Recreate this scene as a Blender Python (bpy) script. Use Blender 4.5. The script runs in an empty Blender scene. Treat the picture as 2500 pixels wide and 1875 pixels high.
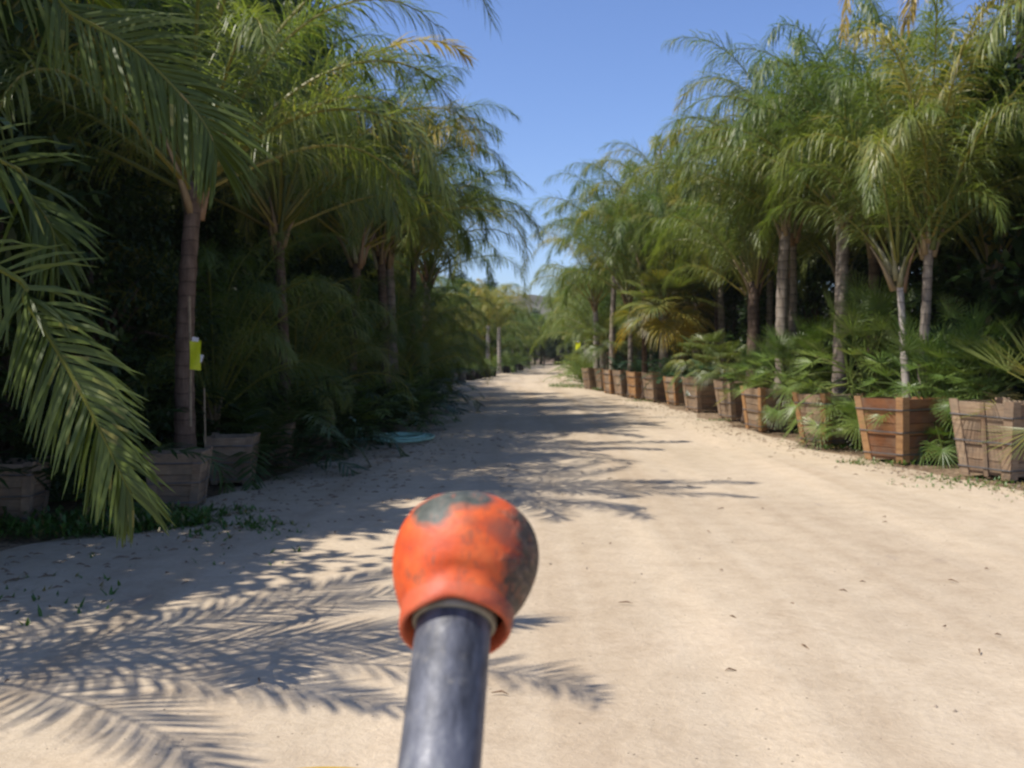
import bpy, math, random
from mathutils import Vector, Matrix, noise
sc = bpy.context.scene
COL = sc.collection
R = math.radians
V = Vector

# ------------------------------------------------------------------ camera
F_PX = 995.0; HC = 1.5; HZ = 352.0
cd = bpy.data.cameras.new('camera'); cam = bpy.data.objects.new('camera', cd); COL.objects.link(cam)
cd.sensor_width = 36; cd.lens = 36*F_PX/1024; cd.clip_start = 0.02; cd.clip_end = 3000
PITCH = math.atan((384-HZ)/F_PX)
cam.location = (0, 0, HC); cam.rotation_euler = (math.pi/2-PITCH, 0, 0)
cd.dof.use_dof = True; cd.dof.focus_distance = 0.95; cd.dof.aperture_fstop = 15
sc.camera = cam
sc.render.resolution_x = 1024; sc.render.resolution_y = 768

# ------------------------------------------------------------------ sky, sun, exposure
EL = R(58)
SAZ = V((-0.952, -0.306, 0)).normalized()
SD = V((SAZ.x*math.cos(EL), SAZ.y*math.cos(EL), math.sin(EL)))
w = bpy.data.worlds.new('World'); sc.world = w; w.use_nodes = True
nt = w.node_tree; nt.nodes.clear()
out = nt.nodes.new('ShaderNodeOutputWorld'); bg = nt.nodes.new('ShaderNodeBackground')
sk = nt.nodes.new('ShaderNodeTexSky'); sk.sky_type = 'NISHITA'; sk.sun_disc = False
sk.sun_elevation = EL; sk.sun_rotation = math.atan2(SAZ.x, SAZ.y)
sk.air_density = 1.0; sk.dust_density = 0.6; sk.ozone_density = 2.2
tint = nt.nodes.new('ShaderNodeMix'); tint.data_type = 'RGBA'; tint.blend_type = 'MULTIPLY'
tint.inputs[0].default_value = 1.0; tint.inputs[7].default_value = (1.10, 1.20, 1.55, 1)
nt.links.new(sk.outputs[0], tint.inputs[6]); nt.links.new(tint.outputs[2], bg.inputs[0])
bg.inputs[1].default_value = 0.088
nt.links.new(bg.outputs[0], out.inputs[0])
sl = bpy.data.lights.new('sun', 'SUN'); sl.energy = 4.6; sl.angle = R(0.53); sl.color = (1.0, 0.94, 0.85)
so = bpy.data.objects.new('sun', sl); COL.objects.link(so); so.rotation_euler = SD.to_track_quat('Z', 'Y').to_euler()
sc.view_settings.view_transform = 'Standard'; sc.view_settings.look = 'None'
sc.view_settings.exposure = 0.32; sc.view_settings.gamma = 1.0
try:
    sc.cycles.max_bounces = 6; sc.cycles.transmission_bounces = 4; sc.cycles.transparent_max_bounces = 6
except Exception: pass

# ------------------------------------------------------------------ helpers
ORD = 'first second third fourth fifth sixth seventh eighth ninth tenth eleventh twelfth thirteenth fourteenth fifteenth sixteenth seventeenth eighteenth nineteenth twentieth'.split()
def ordn(k): return ORD[k] if k < 20 else 'twenty-'+ORD[k-20]
def atx(px, Y): return (px-512)/F_PX*Y
def atz(py, Y): return HC+(HZ-py)/F_PX*Y
def P3(px, py, Y): return V((atx(px, Y), Y, atz(py, Y)))
def gd(px, py):
    Y = F_PX*HC/(py-HZ); return V((atx(px, Y), Y, 0))
def lerp(a, b, t): return a+(b-a)*t
def pw(tab, y):
    if y <= tab[0][0]: return tab[0][1]
    for (a, u), (b, v) in zip(tab, tab[1:]):
        if y <= b: return u+(v-u)*(y-a)/(b-a)
    return tab[-1][1]
def tag(o, label=None, cat=None, group=None, kind=None):
    if label: o['label'] = label
    if cat: o['category'] = cat
    if group: o['group'] = group
    if kind: o['kind'] = kind
    return o
def empty(name, loc, rz=0, s=1.0, label=None, cat=None, group=None):
    o = bpy.data.objects.new(name, None); COL.objects.link(o)
    o.location = loc; o.rotation_euler = (0, 0, rz)
    o.scale = (s, s, s); o.empty_display_size = 0.1
    return tag(o, label, cat, group)
class MB:
    def __init__(s): s.v = []; s.f = []; s.a = []
    def face(s, idx, age=0.0): s.f.append(idx); s.a.append(age)
    def quadstrip(s, L, Rr, ages):
        b = len(s.v)
        for l, r in zip(L, Rr): s.v.append(l); s.v.append(r)
        for i in range(len(L)-1):
            s.face((b+2*i, b+2*i+1, b+2*i+3, b+2*i+2), ages)
    def tube(s, pts, rad, n=6, age=0.0, cap=True):
        b = len(s.v); m = len(pts); prev = None
        for i, p in enumerate(pts):
            t = (pts[min(i+1, m-1)]-pts[max(i-1, 0)])
            if t.length < 1e-9: t = V((0, 0, 1))
            t.normalize()
            ref = prev if prev is not None else (V((1, 0, 0)) if abs(t.x) < 0.8 else V((0, 1, 0)))
            u = (ref-t*ref.dot(t)).normalized(); prev = u; w_ = t.cross(u)
            r = rad[i] if isinstance(rad, (list, tuple)) else rad
            for k in range(n):
                a = 2*math.pi*k/n; s.v.append(p+u*(math.cos(a)*r)+w_*(math.sin(a)*r))
        for i in range(m-1):
            for k in range(n):
                s.face((b+i*n+k, b+i*n+(k+1) % n, b+(i+1)*n+(k+1) % n, b+(i+1)*n+k), age)
        if cap:
            s.face(tuple(b+k for k in reversed(range(n))), age)
            s.face(tuple(b+(m-1)*n+k for k in range(n)), age)
    def box(s, c, hx, hy, hz, M=None, age=0.0):
        b = len(s.v)
        for z in (-1, 1):
            for y in (-1, 1):
                for x in (-1, 1):
                    p = V((x*hx, y*hy, z*hz))
                    if M: p = M @ p
                    s.v.append(p+c)
        for q in ((0, 2, 3, 1), (4, 5, 7, 6), (0, 1, 5, 4), (2, 6, 7, 3), (0, 4, 6, 2), (1, 3, 7, 5)):
            s.face(tuple(b+i for i in q), age)
    def mesh(s, name, mat, smooth=False):
        me = bpy.data.meshes.new(name); me.from_pydata([tuple(p) for p in s.v], [], s.f); me.update()
        at = me.attributes.new('age', 'FLOAT', 'FACE'); at.data.foreach_set('value', s.a)
        me.materials.append(mat)
        if smooth: me.polygons.foreach_set('use_smooth', [True]*len(me.polygons))
        return me
    def obj(s, name, mat, parent=None, smooth=False):
        return mobj(name, s.mesh(name, mat, smooth), parent)
def mobj(name, me, parent=None):
    o = bpy.data.objects.new(name, me); COL.objects.link(o)
    if parent: o.parent = parent
    return o

# ------------------------------------------------------------------ materials
def newmat(name):
    m = bpy.data.materials.new(name); m.use_nodes = True; t = m.node_tree; t.nodes.clear()
    o = t.nodes.new('ShaderNodeOutputMaterial'); return m, t, o
def N(t, k, **kw):
    n = t.nodes.new(k)
    for a, b in kw.items(): setattr(n, a, b)
    return n
def ramp(t, src, stops):
    r = N(t, 'ShaderNodeValToRGB'); e = r.color_ramp.elements
    while len(e) > 1: e.remove(e[-1])
    e[0].position = stops[0][0]; e[0].color = (*stops[0][1], 1)
    for p, c in stops[1:]:
        x = e.new(p); x.color = (*c, 1)
    t.links.new(src, r.inputs[0]); return r.outputs[0]
def noi(t, co, scale, detail=4, rough=0.55, dist=0.0):
    n = N(t, 'ShaderNodeTexNoise'); n.inputs['Scale'].default_value = scale
    n.inputs['Detail'].default_value = detail; n.inputs['Roughness'].default_value = rough
    n.inputs['Distortion'].default_value = dist
    t.links.new(co, n.inputs['Vector']); return n.outputs[0]
def mapping(t, co, sc_, rot=(0, 0, 0), loc=(0, 0, 0)):
    m = N(t, 'ShaderNodeMapping'); m.inputs['Scale'].default_value = sc_; m.inputs['Rotation'].default_value = rot
    m.inputs['Location'].default_value = loc
    t.links.new(co, m.inputs[0]); return m.outputs[0]
def mix(t, f, a, b, mode='MIX'):
    m = N(t, 'ShaderNodeMix', data_type='RGBA', blend_type=mode)
    for s_, v in ((0, f), (6, a), (7, b)):
        if isinstance(v, (int, float)): m.inputs[s_].default_value = v
        elif isinstance(v, tuple): m.inputs[s_].default_value = (*v, 1)
        else: t.links.new(v, m.inputs[s_])
    return m.outputs[2]
def math_(t, op, a, b=None):
    m = N(t, 'ShaderNodeMath', operation=op)
    for i, v in enumerate((a, b)):
        if v is None: continue
        if isinstance(v, (int, float)): m.inputs[i].default_value = v
        else: t.links.new(v, m.inputs[i])
    return m.outputs[0]
def bsdf(t, o, col, rough=0.8, spec=0.3, bump=None, bstr=0.3, bdist=0.01, metal=0.0):
    p = N(t, 'ShaderNodeBsdfPrincipled')
    if isinstance(col, tuple): p.inputs['Base Color'].default_value = (*col, 1)
    else: t.links.new(col, p.inputs['Base Color'])
    if isinstance(rough, (int, float)): p.inputs['Roughness'].default_value = rough
    else: t.links.new(rough, p.inputs['Roughness'])
    p.inputs['Specular IOR Level'].default_value = spec; p.inputs['Metallic'].default_value = metal
    if bump is not None:
        b = N(t, 'ShaderNodeBump'); b.inputs['Strength'].default_value = bstr; b.inputs['Distance'].default_value = bdist
        t.links.new(bump, b.inputs['Height']); t.links.new(b.outputs[0], p.inputs['Normal'])
    t.links.new(p.outputs[0], o.inputs[0]); return p
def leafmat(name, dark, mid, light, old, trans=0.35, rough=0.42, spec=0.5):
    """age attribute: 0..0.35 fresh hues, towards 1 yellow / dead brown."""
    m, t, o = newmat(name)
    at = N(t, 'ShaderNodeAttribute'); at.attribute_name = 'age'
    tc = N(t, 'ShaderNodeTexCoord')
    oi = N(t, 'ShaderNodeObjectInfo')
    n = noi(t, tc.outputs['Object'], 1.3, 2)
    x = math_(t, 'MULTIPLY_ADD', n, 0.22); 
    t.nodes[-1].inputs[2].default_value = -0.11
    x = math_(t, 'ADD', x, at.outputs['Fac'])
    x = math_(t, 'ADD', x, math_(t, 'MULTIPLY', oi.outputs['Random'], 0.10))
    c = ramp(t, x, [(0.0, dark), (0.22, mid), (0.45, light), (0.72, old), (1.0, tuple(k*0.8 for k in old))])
    p = bsdf(t, o, c, rough, spec)
    tr = N(t, 'ShaderNodeBsdfTranslucent')
    tcol = mix(t, 1.0, c, (1.25, 1.35, 0.6), 'MULTIPLY'); t.links.new(tcol, tr.inputs[0])
    ms = N(t, 'ShaderNodeMixShader'); ms.inputs[0].default_value = trans
    t.links.new(p.outputs[0], ms.inputs[1]); t.links.new(tr.outputs[0], ms.inputs[2]); t.links.new(ms.outputs[0], o.inputs[0])
    return m
M = {}
M['queen'] = leafmat('queen_leaf', (0.032, 0.070, 0.018), (0.100, 0.158, 0.036), (0.220, 0.250, 0.066), (0.50, 0.36, 0.08), 0.42)
M['date'] = leafmat('date_leaf', (0.034, 0.058, 0.010), (0.078, 0.108, 0.015), (0.13, 0.16, 0.024), (0.32, 0.25, 0.08), 0.28, 0.42, .35)
M['fan'] = leafmat('fan_leaf', (0.045, 0.075, 0.028), (0.10, 0.135, 0.045), (0.16, 0.19, 0.055), (0.55, 0.36, 0.04), 0.3)
M['bush'] = leafmat('bush_leaf', (0.042, 0.085, 0.022), (0.10, 0.17, 0.036), (0.19, 0.25, 0.06), (0.30, 0.25, 0.09), 0.28, 0.4)
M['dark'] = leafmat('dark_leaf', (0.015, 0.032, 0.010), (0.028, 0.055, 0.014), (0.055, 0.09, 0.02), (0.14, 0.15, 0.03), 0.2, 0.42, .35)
M['cycad'] = leafmat('cycad_leaf', (0.020, 0.055, 0.026), (0.036, 0.085, 0.036), (0.06, 0.12, 0.045), (0.25, 0.2, 0.06), 0.15, 0.3)
M['weed'] = leafmat('weed_leaf', (0.035, 0.085, 0.015), (0.07, 0.15, 0.025), (0.12, 0.20, 0.04), (0.30, 0.24, 0.10), 0.3)

def trunkmat(name, a, b, ring=38.0):
    m, t, o = newmat(name); tc = N(t, 'ShaderNodeTexCoord'); co = tc.outputs['Object']
    n1 = noi(t, mapping(t, co, (6, 6, 3)), 1.5, 5, 0.65)
    wv = N(t, 'ShaderNodeTexWave', wave_type='BANDS', bands_direction='Z', wave_profile='SAW'); wv.inputs['Scale'].default_value = ring/20
    wv.inputs['Distortion'].default_value = 2.2; wv.inputs['Detail'].default_value = 3; wv.inputs['Detail Scale'].default_value = 1.5
    t.links.new(co, wv.inputs[0])
    band = ramp(t, wv.outputs[1], [(0.0, (0.28, 0.28, 0.28)), (0.14, (1, 1, 1)), (1.0, (0.82, 0.82, 0.82))])
    c = ramp(t, n1, [(0.25, a), (0.62, b), (0.8, tuple(min(1, k*1.25) for k in b))])
    fib = noi(t, mapping(t, co, (60, 60, 3)), 1.0, 3)
    c = mix(t, 0.35, c, ramp(t, fib, [(0.3, (0.25, 0.2, 0.15)), (0.7, (1, 1, 1))]), 'MULTIPLY')
    c = mix(t, 1.0, c, band, 'MULTIPLY')
    h = math_(t, 'ADD', wv.outputs[1], fib)
    bsdf(t, o, c, 0.9, 0.2, h, 0.6, 0.015); return m
M['trunk'] = trunkmat('palm_trunk_grey', (0.20, 0.155, 0.115), (0.42, 0.36, 0.30))
M['trunkw'] = trunkmat('palm_trunk_pale', (0.34, 0.29, 0.25), (0.62, 0.56, 0.50), 30)
M['trunkb'] = trunkmat('palm_trunk_brown', (0.085, 0.055, 0.04), (0.22, 0.16, 0.12), 46)
M['bark'] = trunkmat('bark', (0.06, 0.045, 0.03), (0.16, 0.125, 0.095), 5)
m, t, o = newmat('sheath'); at = N(t, 'ShaderNodeAttribute'); at.attribute_name = 'age'
co = N(t, 'ShaderNodeTexCoord').outputs['Object']
c = ramp(t, at.outputs['Fac'], [(0, (0.13, 0.17, 0.05)), (0.5, (0.30, 0.29, 0.17)), (1, (0.33, 0.21, 0.12))])
c = mix(t, 0.5, c, ramp(t, noi(t, mapping(t, co, (30, 30, 3)), 1, 4), [(0.3, (0.45, 0.4, 0.35)), (0.7, (1, 1, 1))]), 'MULTIPLY')
bsdf(t, o, c, 0.6, 0.35); M['sheath'] = m

# dirt
def dirt(name, base, dark, pink, tracks=True, litter=False):
    m, t, o = newmat(name); co = N(t, 'ShaderNodeTexCoord').outputs['Object']
    n1 = noi(t, mapping(t, co, (1, .45, 1)), 0.42, 5, 0.55, 0.6)
    n2 = noi(t, co, 26, 6, 0.7)
    n3 = noi(t, co, 4.5, 6, 0.65)
    c = ramp(t, n1, [(0.3, dark), (0.5, base), (0.72, pink)])
    c = mix(t, 0.55, c, ramp(t, n3, [(0.28, (0.76, 0.72, 0.68)), (0.55, (1, 1, 1)), (0.8, (1.1, 1.08, 1.04))]), 'MULTIPLY')
    c = mix(t, 0.4, c, ramp(t, n2, [(0.3, (0.72, 0.69, 0.65)), (0.6, (1.05, 1.05, 1.05))]), 'MULTIPLY')
    h = math_(t, 'ADD', math_(t, 'MULTIPLY', n2, 0.5), n3)
    if tracks:
        tr = noi(t, mapping(t, co, (1.6, .05, 1)), 1.0, 3, 0.5, 0.35)
        c = mix(t, 0.75, c, ramp(t, tr, [(0.36, (0.85, 0.81, 0.77)), (0.5, (1, 1, 1)), (0.66, (1.12, 1.1, 1.07))]), 'MULTIPLY')
        sk_ = noi(t, mapping(t, co, (3.2, 1.1, 1), (0, 0, 0.25)), 1.0, 2, 0.4)
        c = mix(t, ramp(t, sk_, [(0.70, (0, 0, 0)), (0.76, (0.45, 0.45, 0.45))]), c, (0.27, 0.215, 0.175))
    v = N(t, 'ShaderNodeTexVoronoi'); v.inputs['Scale'].default_value = 17; t.links.new(co, v.inputs[0])
    wn = noi(t, co, 9.0, 1)
    spk = math_(t, 'MULTIPLY', math_(t, 'LESS_THAN', v.outputs[0], 0.10), math_(t, 'GREATER_THAN', wn, 0.58))
    c = mix(t, math_(t, 'MULTIPLY', spk, 0.75), c, (0.12, 0.09, 0.065))
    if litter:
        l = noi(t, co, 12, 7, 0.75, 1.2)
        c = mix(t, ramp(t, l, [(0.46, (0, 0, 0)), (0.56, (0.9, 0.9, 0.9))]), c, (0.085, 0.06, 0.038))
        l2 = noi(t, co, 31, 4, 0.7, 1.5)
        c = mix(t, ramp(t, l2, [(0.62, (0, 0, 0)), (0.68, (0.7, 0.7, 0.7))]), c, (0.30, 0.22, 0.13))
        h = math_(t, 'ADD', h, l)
    bsdf(t, o, c, 0.95, 0.12, h, 0.55, 0.035); return m
M['road'] = dirt('road_dirt', (0.53, 0.435, 0.315), (0.46, 0.37, 0.265), (0.57, 0.465, 0.345))
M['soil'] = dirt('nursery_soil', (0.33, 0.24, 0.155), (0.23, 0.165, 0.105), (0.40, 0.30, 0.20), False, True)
# wood
def woodmat(name, a, b, c3, wth=.85):
    m, t, o = newmat(name); co = N(t, 'ShaderNodeTexCoord').outputs['Object']
    at = N(t, 'ShaderNodeAttribute'); at.attribute_name = 'age'; oi = N(t, 'ShaderNodeObjectInfo')
    ad = N(t, 'ShaderNodeVectorMath', operation='ADD'); t.links.new(co, ad.inputs[0])
    cmb = N(t, 'ShaderNodeCombineXYZ'); t.links.new(math_(t, 'MULTIPLY', at.outputs['Fac'], 37.0), cmb.inputs[2])
    t.links.new(math_(t, 'MULTIPLY', oi.outputs['Random'], 20.0), cmb.inputs[0]); t.links.new(cmb.outputs[0], ad.inputs[1])
    g = noi(t, mapping(t, ad.outputs[0], (3, 3, 60)), 1.0, 5, 0.6, 0.4)
    k = noi(t, mapping(t, ad.outputs[0], (5, 5, 7)), 1.0, 4, 0.6)
    x = math_(t, 'ADD', math_(t, 'MULTIPLY', at.outputs['Fac'], 0.5), math_(t, 'MULTIPLY', k, 0.6))
    c = ramp(t, x, [(0.2, a), (0.5, b), (0.8, c3)])
    c = mix(t, 0.7, c, ramp(t, g, [(0.3, (0.45, 0.4, 0.36)), (0.55, (1, 1, 1))]), 'MULTIPLY')
    c = mix(t, ramp(t, noi(t, ad.outputs[0], 3.1, 5, 0.7), [(0.42, (0, 0, 0)), (0.60, (wth, wth, wth))]), c, (0.185, 0.15, 0.115))
    bsdf(t, o, c, 0.85, 0.2, g, 0.5, 0.006); return m
M['wood'] = woodmat('weathered_wood', (0.23, 0.15, 0.095), (0.35, 0.24, 0.155), (0.45, 0.335, 0.225), .6)
M['woodo'] = woodmat('orange_wood', (0.27, 0.14, 0.06), (0.42, 0.23, 0.10), (0.50, 0.30, 0.145), .3)
M['woodd'] = woodmat('red_brown_wood', (0.15, 0.06, 0.03), (0.27, 0.12, 0.055), (0.36, 0.19, 0.08), .5)
def plain(name, col, rough=0.5, spec=0.4, metal=0.0, var=0.25, scale=12, bump=0.0):
    m, t, o = newmat(name); co = N(t, 'ShaderNodeTexCoord').outputs['Object']
    n = noi(t, co, scale, 5, 0.6)
    c = mix(t, 1.0, col, ramp(t, n, [(0.3, (1-var,)*3), (0.7, (1+var*0.5,)*3)]), 'MULTIPLY')
    bsdf(t, o, c, rough, spec, n if bump else None, bump, 0.01, metal); return m
M['band'] = plain('steel_band', (0.22, 0.22, 0.23), 0.45, 0.5, 0.7)
M['potblack'] = plain('black_pot_plastic', (0.03, 0.03, 0.032), 0.5)
M['potgrey'] = plain('dusty_pot_plastic', (0.20, 0.195, 0.19), 0.65)
M['hose'] = plain('hose_rubber', (0.42, 0.70, 0.57), 0.35, 0.5)
M['brass'] = plain('hose_fitting', (0.42, 0.38, 0.32), 0.5, 0.5, 0.3)
M['tag'] = plain('yellow_film', (0.66, 0.72, 0.02), 0.4, 0.5, 0, 0.12, 30)
M['white'] = plain('white_paper', (0.75, 0.75, 0.76), 0.6, 0.3, 0, 0.15, 30)
M['stake'] = plain('stake_wood', (0.30, 0.24, 0.16), 0.8, 0.2, 0, 0.4, 20)
M['yellowp'] = plain('yellow_paint', (0.80, 0.46, 0.02), 0.35, 0.5, 0, 0.1)
M['twig'] = plain('dry_twig', (0.20, 0.13, 0.08), 0.85, 0.2, 0, 0.5, 30)
M['stone'] = plain('pebble_stone', (0.30, 0.24, 0.18), 0.9, 0.2, 0, 0.5, 8)
M['hill'] = plain('dry_hillside', (0.13, 0.125, 0.10), 0.95, 0.1, 0, 0.5, 0.03)

# ------------------------------------------------------------------ ground and road
LE = [(-6, -5.2), (5, -4.6), (7, -3.5), (9, -2.9), (13, -2.3), (18, -1.7), (24, -2.2), (36, -2.9), (48, -3.1), (75, -0.6), (107, 2.3), (130, 4.0)]
RE = [(-6, 6.6), (9, 5.6), (11.5, 5.0), (13, 4.65), (15.4, 4.35), (18.3, 4.1), (24, 4.0), (29, 3.7), (34, 3.3), (39, 2.8), (42, 2.7), (60, 3.6), (107, 6.2), (130, 8.0)]
def roadz(x, y):
    return 0.022*noise.noise(V((x*0.9, y*0.5, 3)))+0.010*noise.noise(V((x*3.1, y*2.1, 7)))
g = MB()
xs = [-220, -120, -60, -30, -16, -10, -6, -3, 0, 3, 6, 10, 16, 30, 60, 120, 220]
ys = [-60, -20, -5, 0, 10, 20, 40, 60, 80, 120, 160, 240, 400, 620]
for y in ys:
    for x in xs: g.v.append(V((x, y, 0)))
for j in range(len(ys)-1):
    for i in range(len(xs)-1):
        a = j*len(xs)+i; g.face((a, a+1, a+1+len(xs), a+len(xs)))
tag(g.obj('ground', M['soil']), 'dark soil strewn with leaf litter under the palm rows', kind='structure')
g = MB(); y = -5.0; rows = []
while y < 128: rows.append(y); y += 0.16 if y < 12 else (0.3 if y < 30 else 1.0)
NX = 72
for y in rows:
    l = pw(LE, y)+0.35*noise.noise(V((1.7, y*0.6, 0)))+0.12*noise.noise(V((4.7, y*2.6, 0)))
    r = pw(RE, y)+0.3*noise.noise(V((9.7, y*0.6, 0)))+0.12*noise.noise(V((6.7, y*2.6, 0)))
    for i in range(NX+1):
        u = i/NX; x = lerp(l-0.5, r+0.5, u)
        d = min(x-l, r-x)
        e = max(-1.0, min(1.0, d/0.45))
        z = 0.028+0.024*e+roadz(x, y)*(0.4+0.6*max(0, e)) - (0.05 if e < -0.99 else 0)
        g.v.append(V((x, y, z)))
for j in range(len(rows)-1):
    for i in range(NX):
        a = j*(NX+1)+i; g.face((a, a+1, a+NX+2, a+NX+1))
tag(g.obj('dirt_road', M['road'], smooth=True), 'pale tan packed dirt road running between the palm rows', kind='structure')
ROADZ = 0.05
# far hill
g = MB(); nx = 90
for j in range(8):
    for i in range(nx+1):
        x = -420+i*840/nx; v = j/7
        h = (31+9*noise.noise(V((x*0.008, 2.0, 0)))+2.5*noise.noise(V((x*0.05, 5.0, 0))))*math.sin(v*math.pi/2)
        g.v.append(V((x, 430+v*90, h-0.5)))
for j in range(7):
    for i in range(nx):
        a = j*(nx+1)+i; g.face((a, a+1, a+nx+2, a+nx+1))
tag(g.obj('hill', M['hill'], smooth=True), 'low scrubby hill beyond the far end of the road', kind='structure')

# ------------------------------------------------------------------ palm generators
def leaflet(mb, p, d, nrm, L, wd, droop, age, rnd, seg=3):
    wv = d.cross(nrm)
    if wv.length < 1e-4: wv = d.cross(V((1, 0, 0)))
    wv.normalize()
    Ls = []; Rs = []; q = p.copy(); dd = d.copy()
    prof = (0.45, 1.0, 0.75, 0.08) if seg == 3 else (0.5, 0.9, 0.06)
    for i in range(seg+1):
        h = wv*(wd*0.5*prof[i]); Ls.append(q-h); Rs.append(q+h)
        dd = V((dd.x, dd.y, dd.z-droop*(0.5+i*0.6))).normalized()
        q = q+dd*(L/seg)
    mb.quadstrip(Ls, Rs, age)
def frond(mb, pts, S, npair, LL, LW, a0, a1, plume, droop, age, rnd, r0=0.016, t0=0.14, bare_age=None, prof=None, seg=3, missing=0.03, vee=0.2):
    """pts: rachis polyline; S: side vector (or function of t)."""
    m = len(pts)
    mb.tube(pts, [lerp(r0, r0*0.15, i/(m-1)) for i in range(m)], 4, age if bare_age is None else bare_age, False)
    for i in range(npair):
        t = t0+(1-t0)*(i+0.5)/npair
        for side in (-1, 1):
            if rnd.random() < missing: continue
            tt = min(0.999, t+rnd.uniform(-.3, .3)/npair)
            f = tt*(m-1); k = int(f); p = pts[k].lerp(pts[k+1], f-k); T = (pts[k+1]-pts[k]).normalized()
            s = (S-T*S.dot(T)).normalized(); Nn = s.cross(T)
            if Nn.z < 0 and abs(S.z) < 0.3: Nn = -Nn
            al = lerp(a0, a1, tt**1.3)+rnd.uniform(-.08, .08)
            be = vee+rnd.uniform(-plume, plume)
            d = (T*math.cos(al)+s*(side*math.sin(al)*math.cos(be))+Nn*(math.sin(al)*math.sin(be))).normalized()
            pr = (0.35+0.65*math.sin(math.pi*min(1, 0.12+0.86*tt))**0.7) if prof is None else prof(tt)
            leaflet(mb, p, d, Nn+V((rnd.uniform(-.4, .4), rnd.uniform(-.4, .4), 0)), LL*pr*rnd.uniform(.85, 1.1), LW*rnd.uniform(.8, 1.1), droop*rnd.uniform(.4, 1.5), age+rnd.uniform(-.05, .07), rnd, seg)
def arc(base, az, el0, L, bend, n=12, pow_=1.5, tw=0.0):
    pts = [base.copy()]; q = base.copy()
    for i in range(n):
        s = (i+0.5)/n; el = el0-bend*(s**pow_); a = az+tw*s
        q = q+V((math.cos(a)*math.cos(el), math.sin(a)*math.cos(el), math.sin(el)))*(L/n); pts.append(q.copy())
    return pts
def queen_crown(seed, n=18, L=3.9, LL=0.54, LW=0.016, npair=125, lo=58, hi=88, bend=(90, 155), gold=0.12, droop=0.42, name='crown', mat='queen', plume=1.25, age0=.19):
    rnd = random.Random(seed); mb = MB()
    for i in range(n):
        u = i/(n-1); az = i*2.39996+rnd.uniform(-.25, .25)
        el = R(lerp(hi, lo, u**0.9)+rnd.uniform(-6, 6)); ln = L*lerp(0.85, 1.0, math.sin(math.pi*min(1, u+.25)))*rnd.uniform(.85, 1.12)
        b = R(rnd.uniform(*bend))
        age = age0+0.12*u+rnd.uniform(-.07, .10)
        if rnd.random() < gold and u < .6: age = rnd.uniform(0.42, 0.60)
        base = V((math.cos(az)*0.07, math.sin(az)*0.07, -0.35*u))
        pts = arc(base, az, el, ln, b, 15, 2.6, rnd.uniform(-.6, .6))
        frond(mb, pts, V((-math.sin(az), math.cos(az), 0)), npair, LL, LW, R(66), R(30), plume, droop, age, rnd, 0.026, 0.22, min(.5, age+.2), missing=.08)
    return mb.mesh(name, M[mat])
def trunk_mesh(seed, h, r0, r1, mat='trunk', lean=0.0, name='trunk', flare=1.35):
    rnd = random.Random(seed); mb = MB(); pts = []; rad = []
    n = 26; la = rnd.uniform(0, 6.28)
    for i in range(n+1):
        u = i/n; k = lean*u*u
        pts.append(V((math.cos(la)*k+.015*math.sin(u*7+seed), math.sin(la)*k, h*u-0.02)))
        rr = lerp(r0, r1, u**0.8)*(1+(flare-1)*math.exp(-u*9))
        rad.append(rr*(1.05 if i % 2 else 0.97)*rnd.uniform(.98, 1.03))
    mb.tube(pts, rad, 12, 0)
    return mb.mesh(name, M[mat], True), pts[-1]
def sheath_mesh(seed, r, n=9, h=0.75, name='leaf_bases'):
    rnd = random.Random(seed); mb = MB()
    for i in range(n):
        az = i*2.4+rnd.uniform(-.3, .3); z = -0.5*h*(i/n)-0.1
        el = R(rnd.uniform(66, 84)); b = V((math.cos(az)*r*.75, math.sin(az)*r*.75, z-0.15))
        pts = arc(b, az, el, h*rnd.uniform(.7, 1.15), R(12), 4)
        mb.tube(pts, [r*.62, r*.5, r*.33, r*.22, r*.13], 6, rnd.choice((0.05, .25, .5, .8, 1.0)))
    return mb.mesh(name, M['sheath'], True)
CROWN = [queen_crown(11, 22, lo=38), queen_crown(12, 18, 3.6, gold=0.05, lo=50), queen_crown(13, 23, 3.9, .60, gold=0.2, bend=(100, 160), lo=44, droop=.6),
         queen_crown(14, 23, 3.8, .62, gold=0.06, bend=(90, 155), lo=42, droop=.6), queen_crown(15, 19, 3.6, 0.5, gold=0.8, age0=.28, lo=50),
         queen_crown(16, 26, 3.8, lo=25, gold=0.1), queen_crown(17, 21, 3.7, .62, gold=0.1, age0=.24, lo=44, droop=.6)]
def palm(loc, rz, s, ci, th, tr=0.10, tm='trunk', label='', group=None, seed=0, lean=0.0, name='queen_palm', bases=True):
    """th = clear trunk height in metres (before scale)."""
    o = empty(name, loc, rz, s, label, 'palm tree', group)
    me, top = trunk_mesh(seed+50, th, tr*1.15, tr*0.8, tm, lean)
    mobj('trunk', me, o)
    c = mobj('crown', CROWN[ci], o); c.location = top+V((0, 0, 0.25)); c.rotation_euler = (0, 0, seed*1.3)
    if bases:
        b = mobj('leaf_bases', SHEATH[seed % 3], o); b.location = top+V((0, 0, 0.1)); b.scale = (.9, .9, .75)
    return o, top
SHEATH = [sheath_mesh(1, 0.09), sheath_mesh(2, 0.10, 11, .9), sheath_mesh(3, 0.085, 7, 1.0)]

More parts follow.
